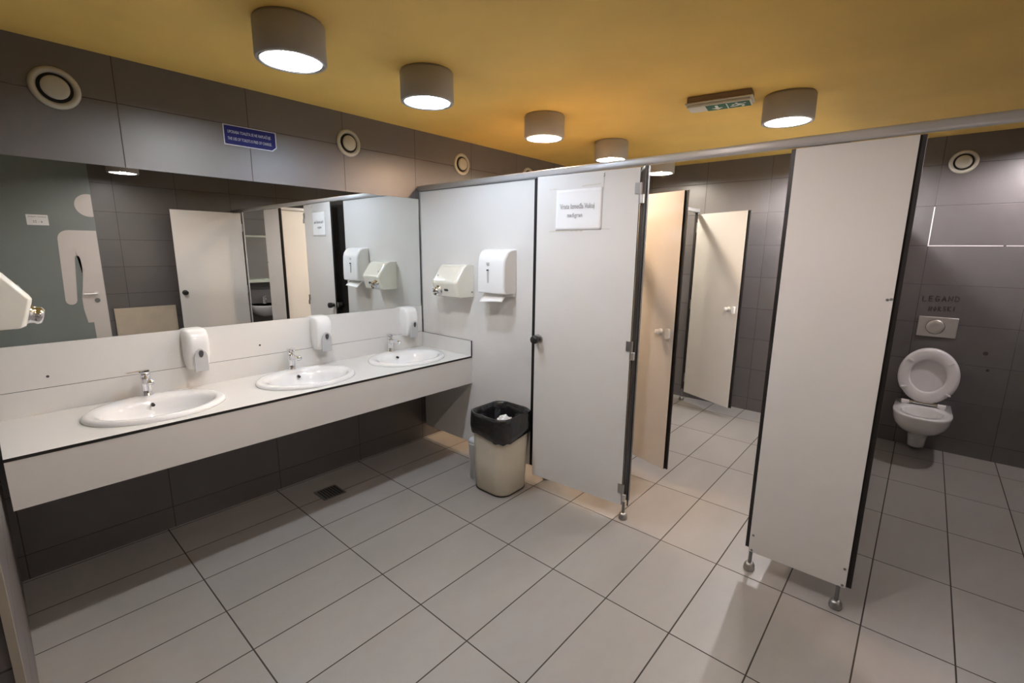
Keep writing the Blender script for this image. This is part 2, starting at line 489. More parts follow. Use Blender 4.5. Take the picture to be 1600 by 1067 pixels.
def make_tap(y, label, turn, x=.094):
    """lever turned by `turn`; spout over the bowl along +X"""
    t = thing('tap', label, 'tap', (x, y, CT + .0205), 0, 'chrome mixer taps on the counter washbasins')
    bm = bmesh.new()
    lathe(bm, [(0, 0), (.026, 0), (.026, .004), (.0215, .008), (.0205, .03), (.0205, .085), (.0215, .088), (.0215, .094), (.019, .096), (.019, .101), (.0215, .103), (.0215, .115), (.018, .118), (0, .118)], n=32)
    obj('body', bm, M_chrome, t, smooth=True)
    bm = bmesh.new()
    rings = []
    for u, zc, w, h in ((.0, .072, .017, .019), (.03, .080, .016, .014), (.07, .088, .015, .011), (.105, .090, .014, .010), (.118, .088, .014, .009)):
        rings.append([(u, a, b_) for a, b_ in [(px, zc + py) for px, py in rrect(2 * w, 2 * h, .007, 4)]])
    loft(bm, rings)
    cyl(bm, (.106, 0, .083), (.106, 0, .070), .0115, n=20)
    obj('spout', bm, M_chrome, t, smooth=True, bevel=0)
    bm = bmesh.new()
    bx(bm, (-.016, -.019, .118), (.020, .019, .134)); bx(bm, (.0, -.013, .129), (.078, .013, .1345))
    o = obj('lever', bm, M_chrome, t, bevel=.003)
    o.rotation_euler = (0, 0, turn)
    bm = bmesh.new(); cyl(bm, (.0205, 0, .125), (.0222, 0, .125), .004, n=12); oo = obj('temperature_mark', bm, M_dgrey, o)
    return t
make_tap(SINKS[0], 'chrome mixer tap on the nearest washbasin, lever turned left', radians(-80))
make_tap(SINKS[1], 'chrome mixer tap on the middle washbasin', radians(5))
make_tap(SINKS[2], 'chrome mixer tap on the washbasin beside the partition', radians(5))

def make_trap(y, label):
    t = thing('sink_trap', label, 'drain trap', (SCX + .014, y, CT - .15), 0, 'drain traps below the counter')
    bm = bmesh.new(); cyl(bm, (0, 0, -.05), (0, 0, .015), .016, n=20); obj('tailpipe', bm, M_chrome, t, smooth=False)
    bm = bmesh.new(); lathe(bm, [(0, -.135), (.020, -.135), (.026, -.128), (.026, -.065), (.020, -.05), (.0, -.05)], n=28); obj('cup', bm, M_chrome, t, smooth=True)
    bm = bmesh.new(); tube(bm, [(-.02, 0, -.08), (-.10, 0, -.08), (-.20, 0, -.08), (-SCX - .014 + .001, 0, -.08)], .016); obj('outlet_pipe', bm, M_white_pipe, t, smooth=True)
    return t
for y, l in zip(SINKS, ('bottle trap under the nearest washbasin', 'bottle trap under the middle washbasin', 'bottle trap under the washbasin beside the partition')):
    make_trap(y, l)

def make_soap(y, label):
    t = thing('soap_dispenser', label, 'soap dispenser', (.011, y, .905), 0, 'white soap dispensers')
    Hh, Wd, D = .222, .118, .108
    rings = []
    for s, dep, wd in ((0, .050, .090), (.004, .058, .098), (.03, .075, .108), (.08, .088, Wd), (.14, .096, Wd), (.185, .090, Wd - .002), (.208, .072, Wd - .008), (.218, .050, Wd - .022), (Hh, .028, Wd - .044)):
        r = []
        for k in range(25):
            a = -pi / 2 + pi * k / 24
            e = 2 / 4.2
            r.append((dep * abs(cos(a)) ** e, wd / 2 * (abs(sin(a)) ** e) * (1 if sin(a) > 0 else -1), s))
        r = [(0, -wd / 2, s)] + r + [(0, wd / 2, s)]
        rings.append(r)
    bm = bmesh.new(); loft(bm, rings); obj('body', bm, M_plast, t, smooth=True)
    # push lever: tall rounded tongue on the lower front
    out = []
    for k in range(21):
        a = pi * k / 20
        out.append((.033 * cos(a), .060 + .062 * sin(a)))
    out = [(.034, -.006)] + out + [(-.034, -.006)]
    bm = bmesh.new(); prism(bm, out, frame((.089, 0, .0), (0, 1, 0), (.09, 0, 1)), .012); obj('push_lever', bm, M_grey, t, bevel=.004)
    dr = [(.011 * sin(2 * pi * k / 20), .0) for k in range(20)]
    dr = [(.0115 * cos(2 * pi * k / 24), .100 + (.013 if sin(2 * pi * k / 24) > 0 else .026) * sin(2 * pi * k / 24)) for k in range(24)]
    bm = bmesh.new(); prism(bm, dr, frame((.0905, 0, .0), (0, 1, 0), (.09, 0, 1)), .0125); obj('level_window', bm, M_dgrey, t)
    bm = bmesh.new(); cyl(bm, (.065, 0, -.014), (.065, 0, .004), .010, n=14); obj('nozzle', bm, M_grey, t)
    return t
make_soap(-1.595, 'white soap dispenser with grey lever, nearest the viewer')
make_soap(-.875, 'white soap dispenser with grey lever above the middle of the counter')
make_soap(-.165, 'white soap dispenser with grey lever beside the partition corner')

# ------------------------------------------------------------------ hand dryers, towel dispenser
def make_dryer(loc, rz, label):
    """local: back on y=0, faces -y; width along x"""
    t = thing('hand_dryer', label, 'hand dryer', loc, rz, 'cream hand dryers')
    w, h, d = .262, .228, .176
    bm = bmesh.new()
    # side profile (depth, height) widens to the wall; corners of the front are chamfered
    def ring(x, k):
        return [(x, 0, 0), (x, -(.140 - k), 0), (x, -(.150 - k), .006), (x, -(d - k) + .002, .092), (x, -(d - k), .104), (x, -(d - k) + .006, .118), (x, -(.112 - k), .200), (x, -(.094 - k), .217), (x, -.068, h), (x, 0, h)]
    xs = [(-w / 2, .016), (-w / 2 + .006, .008), (-w / 2 + .022, .001), (-w / 2 + .03, 0), (w / 2 - .03, 0), (w / 2 - .022, .001), (w / 2 - .006, .008), (w / 2, .016)]
    loft(bm, [ring(x, k) for x, k in xs])
    obj('casing', bm, M_cream, t, bevel=.006, seg=3)
    bm = bmesh.new()
    lathe(bm, [(.038, .0), (.038, .006), (.033, .012), (.030, .024), (.033, .034), (.028, .044), (.022, .046), (.018, .040), (.016, .015), (0, .015)], frame((-.066, -.156, .046), (1, 0, 0), (0, -.28, 1)), n=28)
    obj('nozzle', bm, M_chrome, t, smooth=True)
    bm = bmesh.new(); prism(bm, rrect(.040, .016, .006, 4), frame((.018, -.1615, .052), (1, 0, 0), (0, -.24, 1)), .004); obj('sensor_window', bm, M_dgrey, t)
    bm = bmesh.new(); cyl(bm, (w / 2 + .0035, -.02, .035), (w / 2 - .004, -.02, .035), .006, n=12); obj('screw', bm, M_dalu, t)
    bm = bmesh.new(); cyl(bm, (-.085, -.150, .150), (-.085, -.146, .148), .007, n=14); obj('emblem', bm, M_inkg, t)
    return t
make_dryer((.472, 0, 1.235), 0, 'cream hand dryer on the partition beside the towel dispenser')
make_dryer((.47, N, 1.272), pi, 'cream hand dryer at the left edge of the mirror')

t = thing('towel_dispenser', 'white paper towel dispenser with a towel hanging out', 'towel dispenser', (.878, 0, 1.285))
bm = bmesh.new()
w, h, d = .250, .290, .120
prof = [(0, 0), (-d + .006, .0), (-d, .008), (-d - .002, .05), (-d, .16), (-d + .003, .21), (-d + .013, .245), (-d + .034, .272), (-d + .062, .286), (-.02, h), (0, h)]
def tdring(x, k): return [(x, y * (1 - k), z - (k * .06 if z > .2 else 0)) for y, z in prof]
loft(bm, [tdring(-w / 2, .12), tdring(-w / 2 + .010, .02), tdring(-w / 2 + .022, 0), tdring(w / 2 - .022, 0), tdring(w / 2 - .010, .02), tdring(w / 2, .12)])
obj('cover', bm, M_plast, t, bevel=.004)
box('back_plate', (-w / 2 + .004, -.024, -.022), (w / 2 - .004, 0, .0), M_plast, t, bevel=.003)
bm = bmesh.new(); prism(bm, [(-.007, .04), (.007, .04), (.004, -.045), (-.004, -.045)], frame((-.018, -d - .0035, .115), (1, 0, 0), (0, 0, 1)), .003); obj('level_slot', bm, M_grey, t)
bm = bmesh.new(); prism(bm, rrect(.016, .010, .002, 3), frame((-.018, -d - .0045, .152), (1, 0, 0), (0, 0, 1)), .004); obj('slot_top', bm, M_dgrey, t)
bm = bmesh.new(); prism(bm, rrect(.026, .004, .001, 2, 0, .006) , frame((-.018, -d - .003, .192), (1, 0, 0), (0, 0, 1)), .002); prism(bm, rrect(.020, .006, .001, 2, 0, -.004), frame((-.018, -d - .003, .192), (1, 0, 0), (0, 0, 1)), .002); obj('emblem', bm, M_inkg, t)
# the towel itself is loose paper: a thing of its own
bm = bmesh.new()
R_ = []
for s in range(9):
    v = s / 8
    R_.append([(-.100 + .200 * u / 10 + .006 * v, -.058 - .060 * v - .004 * sin(u * .9 + v * 2) * v, .003 - .056 * v - .006 * cos(u * .35) * v) for u in range(11)])
loft(bm, R_, False, False, closed=False)
o = obj('paper_towel', bm, M_tissue, None, smooth=True, solid=.0022)
o.location = (.872, 0, 1.283)
tag(o, 'folded white paper towel sticking out under its dispenser', 'paper towel')

# ------------------------------------------------------------------ cubicle front
X1, X2, X3, X4 = 1.156, 1.849, 2.545, 2.943
PB = .115
def foot(parent, x, y, top):
    bm = bmesh.new(); cyl(bm, (x, y, .02), (x, y, top), .0085, n=16); f = obj('leg', bm, M_dalu, parent)
    bm = bmesh.new(); lathe(bm, [(0, 0), (.024, 0), (.0265, .008), (.024, .026), (.019, .038), (.010, .040), (0, .040)], Matrix.Translation((x, y, 0)), n=24); obj('foot_cap', bm, M_alu, f, smooth=True)
    return f

# header rail (rounded aluminium profile)
t = thing('header_rail', 'long aluminium rail along the top of the cubicle front', 'rail', (0, 0, RAILZ))
bm = bmesh.new()
sec = rrect(.034, .040, .012, 5, .004, .020)
loft(bm, [[(x, y, z) for y, z in sec] for x in (.0, W)])
obj('profile', bm, M_rail, t, smooth=False, bevel=0)
for p in t.children[0].data.polygons: p.use_smooth = True
bm = bmesh.new(); bx(bm, (.0, -.004, -.006), (1.15, .010, .002)); bx(bm, (1.15, -.004, -.006), (1.155, .010, .002)); obj('clamp_strip', bm, M_dalu, t)

t = thing('partition_panel', 'white partition panel carrying the hand dryer and towel dispenser', 'partition panel', (0, 0, 0))
box('panel', (.017, 0, PB), (X1 - .014, .013, RAILZ - .004), [M_lam2, M_core], t, edge_mi=1, axis=1)
bm = bmesh.new(); bx(bm, (.0, -.008, SP + .10), (.018, .022, RAILZ)); obj('wall_channel', bm, M_alu, t, bevel=.002)
bm = bmesh.new(); bx(bm, (.0, .0005, PB + .02), (.0165, .013, SP + .1)); obj('channel_lower', bm, M_dalu, t)
box('door_stop_gap_mask', (X1 - .0135, .004, PB + .0), (X1 + .240, .018, RAILZ - .004), M_core, t)  # black stop strip; added width masks the lit gap seen in the mirror
for z in (1.30, 1.80): 
    bm = bmesh.new(); cyl(bm, (.009, -.0105, z), (.009, -.008, z), .0045, n=10); obj('screw', bm, M_dalu, t)

def knob_part(parent, x, y, z, m, d=-1, r=.026, plate=True):
    bm = bmesh.new(); Mk = frame((x, y, z), (1, 0, 0), (0, 0, 1)) if d < 0 else frame((x, y, z), (-1, 0, 0), (0, 0, 1))
    if plate:
        lathe(bm, [(0, 0), (r + .006, 0), (r + .006, .004), (r, .006), (0, .006)], Mk, n=28)
        k = obj('knob_rose', bm, M_steel, parent, smooth=False)
        bm = bmesh.new()
    lathe(bm, [(r * .62, .005), (r * .62, .018), (r * .9, .024), (r, .034), (r, .052), (r * .9, .060), (r * .5, .063), (0, .063)], Mk, n=28)
    return obj('knob', bm, m, parent, smooth=True)

# door 1: nearly closed, standing a few degrees open
D1 = .630
t = thing('cubicle_door', 'white cubicle door with a taped paper notice and black knob', 'cubicle door', (X2 + .010, -.022, 0), radians(4.5), 'white cubicle doors')
box('slab', (-D1, -.013, .108), (0, 0, RAILZ - .012), [M_lam2, M_core], t, edge_mi=1, axis=1)
box('rebate', (-D1 + .012, 0, .118), (-.006, .006, RAILZ - .02), M_core, t)
knob_part(t, -D1 + .030, -.013, 1.028, M_black, -1)
k = knob_part(t, -D1 + .030, .006, 1.028, M_black, 1)
for z in (.185, 1.03, 1.86):
    bm = bmesh.new(); bx(bm, (-.022, -.020, z), (.004, -.012, z + .055)); cyl(bm, (.006, -.012, z - .045), (.006, -.012, z + .055), .0085, n=14)
    h = obj('hinge', bm, M_alu, t)
    bm = bmesh.new(); bx(bm, (.002, -.020, z - .048), (.026, -.006, z - .004)); obj('hinge_leaf', bm, M_steel, h, bevel=.002)
# paper notice taped to the door
hx, hy, ha = X2 + .010, -.022, radians(4.5)
def on_door(lx, ly, z): return Vector((hx + cos(ha) * lx - sin(ha) * ly, hy + sin(ha) * lx + cos(ha) * ly, z))
ud = (cos(ha), sin(ha), 0)
pc = on_door(-.352, -.0132, 1.795)
t = thing('paper_notice', 'white paper notice taped to the cubicle door', 'notice', pc, ha)
bm = bmesh.new()
R_ = []
for s in range(15):
    v = s / 14
    R_.append([(-.146 + .292 * u / 18, -.0012 - .0022 * (sin(u * .8 + v * 5) * .5 + .5) * (1 if 0 < s < 14 and 0 < u < 18 else .3), -.112 + .224 * v) for u in range(19)])
loft(bm, R_, False, False, closed=False); obj('sheet', bm, M_paper, t, smooth=True, solid=.0006)
Mt = lambda x, z: frame((x, -.0050, z), (1, 0, 0), (0, 0, 1))
text('lettering', 'Vrata Izmeđa Vukuj', .040, Mt(-.008, .018), M_inkg, t, fit=.218)
text('lettering', 'nadigran', .034, Mt(-.02, -.030), M_inkg, t, fit=.095)
def tape(x0, z0, x1, z1, wd):
    bm = bmesh.new(); d = Vector((x1 - x0, z1 - z0)).normalized(); n_ = Vector((-d.y, d.x)) * wd / 2
    prism(bm, [(x0 + n_.x, z0 + n_.y), (x0 - n_.x, z0 - n_.y), (x1 - n_.x, z1 - n_.y), (x1 + n_.x, z1 + n_.y)], frame((0, -.0002, 0), (1, 0, 0), (0, 0, 1)), .0004)
    return bm
for a in ((-.19, .118, -.14, .120, .006), (-.19, -.118, .03, -.117, .007), (.145, -.108, .20, -.109, .004), (.150, .10, .152, .19, .003), (.02, .125, .13, .130, .006)):
    obj('tape', tape(*a), M_tape, t)
bm = bmesh.new(); tube(bm, [(.148, -.001, .165), (.153, -.001, .172), (.149, -.001, .178), (.153, -.001, .182)], .0025, 6); obj('tape_scrap', bm, M_inkg, t)

# hinge post between door and passage
t = thing('cubicle_post', 'narrow dark post with foot between cubicle door and open passage', 'post', (X2 + .012, 0, 0))
bm = bmesh.new(); bx(bm, (-.012, .001, .13), (.028, .014, RAILZ - .003)); obj('upright', bm, M_dalu, t)
bm = bmesh.new(); bx(bm, (.002, -.011, .15), (.013, .0005, RAILZ - .003)); obj('cover_strip', bm, M_alu, t)
bm = bmesh.new(); bx(bm, (.022, -.006, .10), (.028, .001, RAILZ - .003)); obj('edge_strip', bm, M_core, t)
foot(t, -.005, .008, .14)

# pilaster
t = thing('partition_panel', 'tall narrow white panel on two metal feet between passage and toilet', 'partition panel', (X3, 0, 0))
PW = X4 - X3
box('panel', (0, 0, PB), (PW, .013, RAILZ - .004), [M_lam2, M_core], t, edge_mi=1, axis=1)
box('edge_strip', (-.019, .0132, PB + .012), (.02, .026, RAILZ - .002), M_core, t)
box('edge_strip', (PW - .02, .0132, PB + .0), (PW + .020, .040, RAILZ - .002), M_core, t)
foot(t, .006, .028, .14); foot(t, PW - .026, .008, PB + .002)
for (x, z) in ((.014, .205), (.014, .125), (PW - .012, .205), (PW - .012, .125), (PW - .018, 1.392), (PW + .0 - .006, 1.395)):
    bm = bmesh.new(); cyl(bm, (x, -.0018, z), (x, .001, z), .0055, n=12); obj('screw', bm, M_dalu, t)

# divider between passage and toilet cubicle (seen in the mirror)
t = thing('divider_panel', 'white divider panel between passage and toilet cubicle', 'partition panel', (2.61, 0, 0))
box('panel', (-.0065, .03, .13), (.0065, B - .004, 1.985), [M_lam2, M_core], t, edge_mi=1, axis=0)
bm = bmesh.new(); bx(bm, (-.016, .015, 1.985), (.016, B, 2.02)); obj('top_rail', bm, M_rail, t, bevel=.006)
foot(t, 0, B - .3, .14); foot(t, 0, .3, .14)

# door 3: wide open, hinge near the right wall
D3 = .745
a3 = radians(-90)
t = thing('cubicle_door', 'white cubicle door standing wide open by the right wall', 'cubicle door', (3.600, -.025, 0), 0, 'white cubicle doors')
t.rotation_euler = (0, 0, a3)
box('slab', (0, -.0065, .108), (D3, .0065, 1.985), [M_lam2, M_core], t, edge_mi=1, axis=1)
for s in (-1, 1):
    Mk = frame((D3 - .055, .0065 * s, 1.03), (s * -1.0, 0, 0), (0, 0, 1))
    bm = bmesh.new(); lathe(bm, [(0, 0), (.030, 0), (.030, .004), (.016, .006), (.016, .014)] + [(.024, .018), (.026, .030), (.026, .042 if s < 0 else .024), (.02, .048 if s < 0 else .028), (0, .048 if s < 0 else .028)], Mk, n=24); obj('knob', bm, M_black, t, smooth=True)
for z in (.185, 1.03, 1.80):
    bm = bmesh.new(); cyl(bm, (-.006, 0, z - .04), (-.006, 0, z + .055), .0085, n=14); obj('hinge', bm, M_alu, t)
t = thing('partition_panel', 'narrow white panel between toilet doorway and right wall', 'partition panel', (3.608, 0, 0))
bm = bmesh.new(); bx(bm, (0, 0, .0), (W - 3.610, .013, RAILZ - .004)); obj('panel', bm, M_lam2, t)

# inner partition of the cubicles left of the passage
XI = 1.215
t = thing('inner_partition', 'white inner partition of the left cubicles behind the front', 'partition', (XI, 0, 0))
box('panel', (-.0065, .03, .12), (.0065, .14, 1.955), [M_lam2, M_core], t, edge_mi=1, axis=0)
box('panel', (-.0065, .765, .12), (.0065, 1.93, 1.955), [M_lam2, M_core], t, edge_mi=1, axis=0)
bm = bmesh.new(); bx(bm, (-.017, .02, 1.955), (.017, 2.555, 1.99)); obj('top_rail', bm, M_rail, t, bevel=.006)
box('hinge_strip', (-.012, 2.50, .12), (.012, 2.512, 1.955), M_core, t)
foot(t, 0, 2.506, .13); foot(t, 0, 1.0, .13); foot(t, 0, .10, .13)
t = thing('divider_panel', 'white divider panel between the two left cubicles', 'partition panel', (0, 1.38, 0))
box('panel', (.004, -.0065, .12), (XI - .0075, .0065, 1.985), [M_lam2, M_core], t, edge_mi=1, axis=1)

def inner_door(hinge, free, z0, z1, label):
    a = math.atan2(free[1] - hinge[1], free[0] - hinge[0]); L = sqrt((free[0] - hinge[0]) ** 2 + (free[1] - hinge[1]) ** 2)
    t = thing('cubicle_door', label, 'cubicle door', (hinge[0], hinge[1], 0), a, 'white cubicle doors')
    box('slab', (.004, -.005, z0), (L, .004, z1), [M_lam2, M_core], t, edge_mi=1, axis=1)
    box('rebate', (.006, .0042, z0 + .004), (L + .022, .012, z1 - .0), M_core, t)
    # small white hook, latch plate with thumb turn
    bm = bmesh.new(); lathe(bm, [(0, 0), (.021, 0), (.021, .006), (.012, .010), (.011, .026), (.017, .030), (.019, .044), (.013, .052), (0, .053)], frame((L - .105, -.005, 1.045), (1, 0, 0), (0, 0, 1)), n=24)
    obj('knob', bm, M_plast, t, smooth=True)
    bm = bmesh.new(); prism(bm, rrect(.030, .070, .012, 4), frame((L - .038, -.005, 1.04), (1, 0, 0), (0, 0, 1)), .026); obj('latch', bm, M_plast, t, bevel=.004)
    for z in (.25, 1.03, 1.80):
        bm = bmesh.new(); cyl(bm, (-.002, 0, z - .04), (-.002, 0, z + .055), .0085, n=14); obj('hinge', bm, M_alu, t)
    return t
inner_door((1.235, .775), (1.845, .600), .100, 1.940, 'open cubicle door lit warm orange, just behind the passage opening')
inner_door((1.235, 2.500), (1.765, 2.255), .100, 1.935, 'open cubicle door at the far end of the passage')

# ------------------------------------------------------------------ toilet
TXc = 3.142
TO = (TXc, B, 0)
t = thing('toilet', 'white wall-hung toilet with raised seat and lid', 'toilet', TO)
n = 40
def dring(hw, fy, z, back=-.002, x0=0., p=2.4):
    """D-shaped ring, flat at the back (wall), rounded front at -fy"""
    r = []
    mid = fy * .52
    for k in range(n + 1):
        a = pi * k / n          # from +x side round the front to -x side
        e = 2 / p
        r.append((x0 + hw * (abs(cos(a)) ** e) * (1 if cos(a) >= 0 else -1), -(mid + (fy - mid) * abs(sin(a)) ** e), z))
    r = [(x0 + hw * .97, back, z)] + r + [(x0 - hw * .97, back, z)]
    return r
ZR = .385
def oring(hw, y0, y1, z):
    """opening ring with the same number of points"""
    c = (y0 + y1) / 2; l = (y1 - y0) / 2; r = []
    m_ = n + 3
    for k in range(m_):
        a = -pi * .28 + (pi + 2 * pi * .28) * k / (m_ - 1)
        r.append((hw * cos(a), -(c + l * sin(a)), z))
    return r
prof = [dring(.050, .175, .040), dring(.056, .190, .050), dring(.060, .215, .12), dring(.072, .255, .165), dring(.105, .33, .195), dring(.140, .42, .235), dring(.162, .50, .285), dring(.172, .545, .33), dring(.176, .560, .365), dring(.177, .562, ZR - .006), dring(.173, .557, ZR)]
bm = bmesh.new()
# close the opening ring (bridge through two loops with matching counts)
m_ = n + 3
def full(ring_fn): return ring_fn
outer = prof
inner = []
for hw, y0, y1, z in ((.128, .150, .508, ZR + .001), (.122, .160, .500, ZR - .010), (.112, .175, .480, ZR - .06), (.085, .205, .42, ZR - .13), (.045, .235, .33, ZR - .19)):
    c = (y0 + y1) / 2; l = (y1 - y0) / 2; r = []
    for p_ in prof[-1]:
        a = math.atan2(-p_[1] - c, p_[0])
        r.append((hw * cos(a), -(c + l * sin(a)), z))
    inner.append(r)
loft(bm, outer + inner)
bowl = obj('bowl', bm, M_cer, t, smooth=True)
bm = bmesh.new()
bm2 = [(.083 * cos(2 * pi * k / 24), .095 * sin(2 * pi * k / 24)) for k in range(24)]
prism(bm, [(x * .60, y * .62) for x, y in bm2], frame((0, -.30, ZR - .155), (1, 0, 0), (0, 1, 0)), .002); obj('water', bm, M_water, bowl)
# raised seat ring (underside visible) and lid behind it
tilt = radians(8)
Ts = frame((0, -.150, ZR + .030), (1, 0, 0), (0, sin(tilt), cos(tilt)))    # local x right, y up, z toward the viewer
def seat_out(hw, h_, yb, k=1.0):
    r = []
    for i in range(56):
        a = 2 * pi * i / 56
        x = hw * cos(a); y = yb + h_ / 2 + h_ / 2 * sin(a)
        if sin(a) < -.55: x *= .96
        r.append((x, y))
    return r
def ringloft(bm, M_, outs):
    loft(bm, [[M_ @ Vector((x, y, z)) for x, y in pts] for pts, z in outs], False, False)
bm = bmesh.new()
o1, i1 = seat_out(.182, .435, -.005), seat_out(.108, .250, .085)
sc_ = lambda pts, k: [(x * k, .212 + (y - .212) * k) for x, y in pts]
ringloft(bm, Ts, [(i1, -.002), (sc_(i1, 1.04), .010), (sc_(i1, 1.12), .016), (sc_(o1, .90), .018), (sc_(o1, .97), .014), (o1, .004), (o1, -.006), (sc_(o1, .98), -.010), (sc_(i1, 1.02), -.010), (i1, -.002)])
seat = obj('seat', bm, M_seat, t, smooth=True)
for (x, y, rz) in ((-.120, .325, 150), (.120, .325, 28), (-.135, .105, 185), (.130, .085, -22)):
    bm = bmesh.new(); prism(bm, rrect(.042, .013, .006, 4), Ts @ Matrix.Translation((x, y, .014)) @ Matrix.Rotation(radians(rz), 4, 'Z'), .011); obj('bumper', bm, M_seat, seat, bevel=.002)
bm = bmesh.new()
ringloft(bm, Ts, [(sc_(o1, 1.02), -.014), (sc_(o1, 1.025), -.020), (sc_(o1, 1.0), -.032), (sc_(o1, .8), -.040)])
loft(bm, [[Ts @ Vector((x, y, -.040)) for x, y in sc_(o1, .8)], [Ts @ Vector((x, y, -.041)) for x, y in sc_(o1, .3)]], False, True)
loft(bm, [[Ts @ Vector((x, y, -.014)) for x, y in sc_(o1, 1.02)], [Ts @ Vector((x, y, -.016)) for x, y in sc_(o1, .3)]], False, True)
obj('lid', bm, M_seat, t, smooth=True)
bm = bmesh.new(); cyl(bm, (-.085, -.155, ZR + .022), (.085, -.155, ZR + .022), .0095, n=16); obj('hinge_bar', bm, M_chrome, t)
for s in (-1, 1):
    bm = bmesh.new(); cyl(bm, (s * .085, -.155, ZR + .018), (s * .135, -.155, ZR + .018), .016, n=16); bx(bm, (min(s * .095, s * .13), -.172, ZR - .001), (max(s * .095, s * .13), -.138, ZR + .016)); obj('hinge', bm, M_seat, t, bevel=.003)

t = thing('flush_plate', 'satin steel flush plate with round button above the toilet', 'flush plate', (3.145, B, 1.004))
bm = bmesh.new(); prism(bm, rrect(.236, .158, .006, 4), frame((0, 0, 0), (1, 0, 0), (0, 0, 1)), .012); obj('plate', bm, M_steel, t, bevel=.004)
bm = bmesh.new(); lathe(bm, [(.058, .010), (.058, .014), (.0555, .0145), (.0555, .012)], frame((-.012, 0, 0), (1, 0, 0), (0, 0, 1)), n=40); obj('button_gap', bm, M_core, t)
bm = bmesh.new(); lathe(bm, [(.055, .011), (.055, .016), (.050, .018), (.02, .0165), (0, .016)], frame((-.012, 0, 0), (1, 0, 0), (0, 0, 1)), n=40); obj('button', bm, M_steel, t, smooth=True)

# graffiti above the flush plate, wall plugs
Mg = frame((3.142, B - .0003, 1.224), (1, 0, 0.02), (0, 0, 1))
t = thing('graffiti', 'black marker scrawl on the tiles above the flush plate', 'graffiti', (3.142, B, 1.22))
def scrawl(strokes, x0, z0, hgt, adv):
    bm = bmesh.new()
    for i, ch in enumerate(strokes):
        for st in ch:
            pts = [(x0 + i * adv + u * adv * .72, -.0008, z0 + v * hgt + i * .002) for u, v in st]
            tube(bm, pts, .0032, 6)
    return bm
Lc = {'L': [[(0, 1), (0, 0), (.8, .05)]], 'E': [[(.8, 1), (0, 1), (0, 0), (.8, 0)], [(0, .5), (.7, .5)]], 'G': [[(.8, .9), (.2, 1), (0, .5), (.2, 0), (.8, .1), (.8, .45), (.4, .45)]],
      'A': [[(0, 0), (.45, 1), (.9, 0)], [(.2, .4), (.7, .4)]], 'N': [[(0, 0), (0, 1), (.8, 0), (.8, 1)]], 'D': [[(0, 0), (0, 1), (.6, .85), (.85, .5), (.6, .1), (0, 0)]],
      'O': [[(.4, 0), (0, .5), (.4, 1), (.8, .5), (.4, 0)]], 'R': [[(0, 0), (0, 1), (.7, .8), (.1, .5), (.8, 0)]], 'S': [[(.8, .9), (.2, 1), (.1, .6), (.7, .4), (.6, 0), (0, .1)]], 'K': [[(0, 0), (0, 1)], [(.8, 1), (0, .45), (.8, 0)]], 'I': [[(.3, 0), (.35, 1)]]}
obj('upper_word', scrawl([Lc[c] for c in 'LEGAND'], -.112, -.018, .040, .038), M_marker, t)
obj('lower_word', scrawl([Lc[c] for c in 'NORSKI'], -.066, -.094, .036, .028), M_marker, t)
for (x, z, r, l) in ((3.444, .833, .015, 'upper empty drill hole right of the toilet'), (3.473, .706, .010, 'lower empty drill hole right of the toilet')):
    t = thing('wall_plug', l, 'wall plug', (x, B, z))
    bm = bmesh.new(); lathe(bm, [(0, .0006), (r, .0006), (r, 0), (0, 0)], frame((0, 0, 0), (1, 0, 0), (0, 0, 1)), n=16); obj('hole', bm, M_hole, t)
    bm = bmesh.new(); lathe(bm, [(r * .35, .0), (r * .35, .003), (r * .75, .003), (r * .75, .0)], frame((0, 0, 0), (1, 0, 0), (0, 0, 1)), n=16); obj('plug', bm, M_dgrey, t)

# ------------------------------------------------------------------ bins
def bin_ring(w, d, z, r=.07, k=6, cx=0, cy=0): return [(x, y, z) for x, y in rrect(w, d, r, k, cx, cy)]
BX, BY = 1.045, -.190
BZ = .525
t = thing('waste_bin', 'cream plastic waste bin in front of the white partition', 'waste bin', (BX, BY, 0))
bm = bmesh.new()
loft(bm, [bin_ring(.262, .252, .002), bin_ring(.282, .270, .012, .08), bin_ring(.300, .288, .20, .085), bin_ring(.316, .304, BZ - .02, .09), bin_ring(.322, .310, BZ, .09), bin_ring(.310, .298, BZ, .085), bin_ring(.296, .284, .20, .08), bin_ring(.272, .260, .02, .07)], cap0=True, cap1=True)
obj('body', bm, M_bin, t, smooth=True)
bm = bmesh.new(); loft(bm, [bin_ring(.270, .260, .0, .07), bin_ring(.286, .274, .006, .08), bin_ring(.286, .274, .010, .08)], True, False); obj('base_rim', bm, M_core, t)
# liner folded over the rim
t = thing('bin_liner', 'black plastic bag folded over the waste bin rim', 'bin liner', (BX, BY, 0))
bm = bmesh.new(); R_ = []
base = rrect(1, 1, .27, 14)
nb = len(base)
def liner_ring(w, d, z, wob, dz=0., seed=0):
    r = []
    for i, (x, y) in enumerate(base):
        a = 2 * pi * i / nb
        k = 1 + wob * (sin(a * 7 + seed) * .5 + sin(a * 13 + seed * 2.3) * .35 + sin(a * 23 + seed) * .25)
        r.append((x * w * k, y * d * k, z + dz * (sin(a * 3 + seed) * .5 + sin(a * 5 + 1) * .3)))
    return r
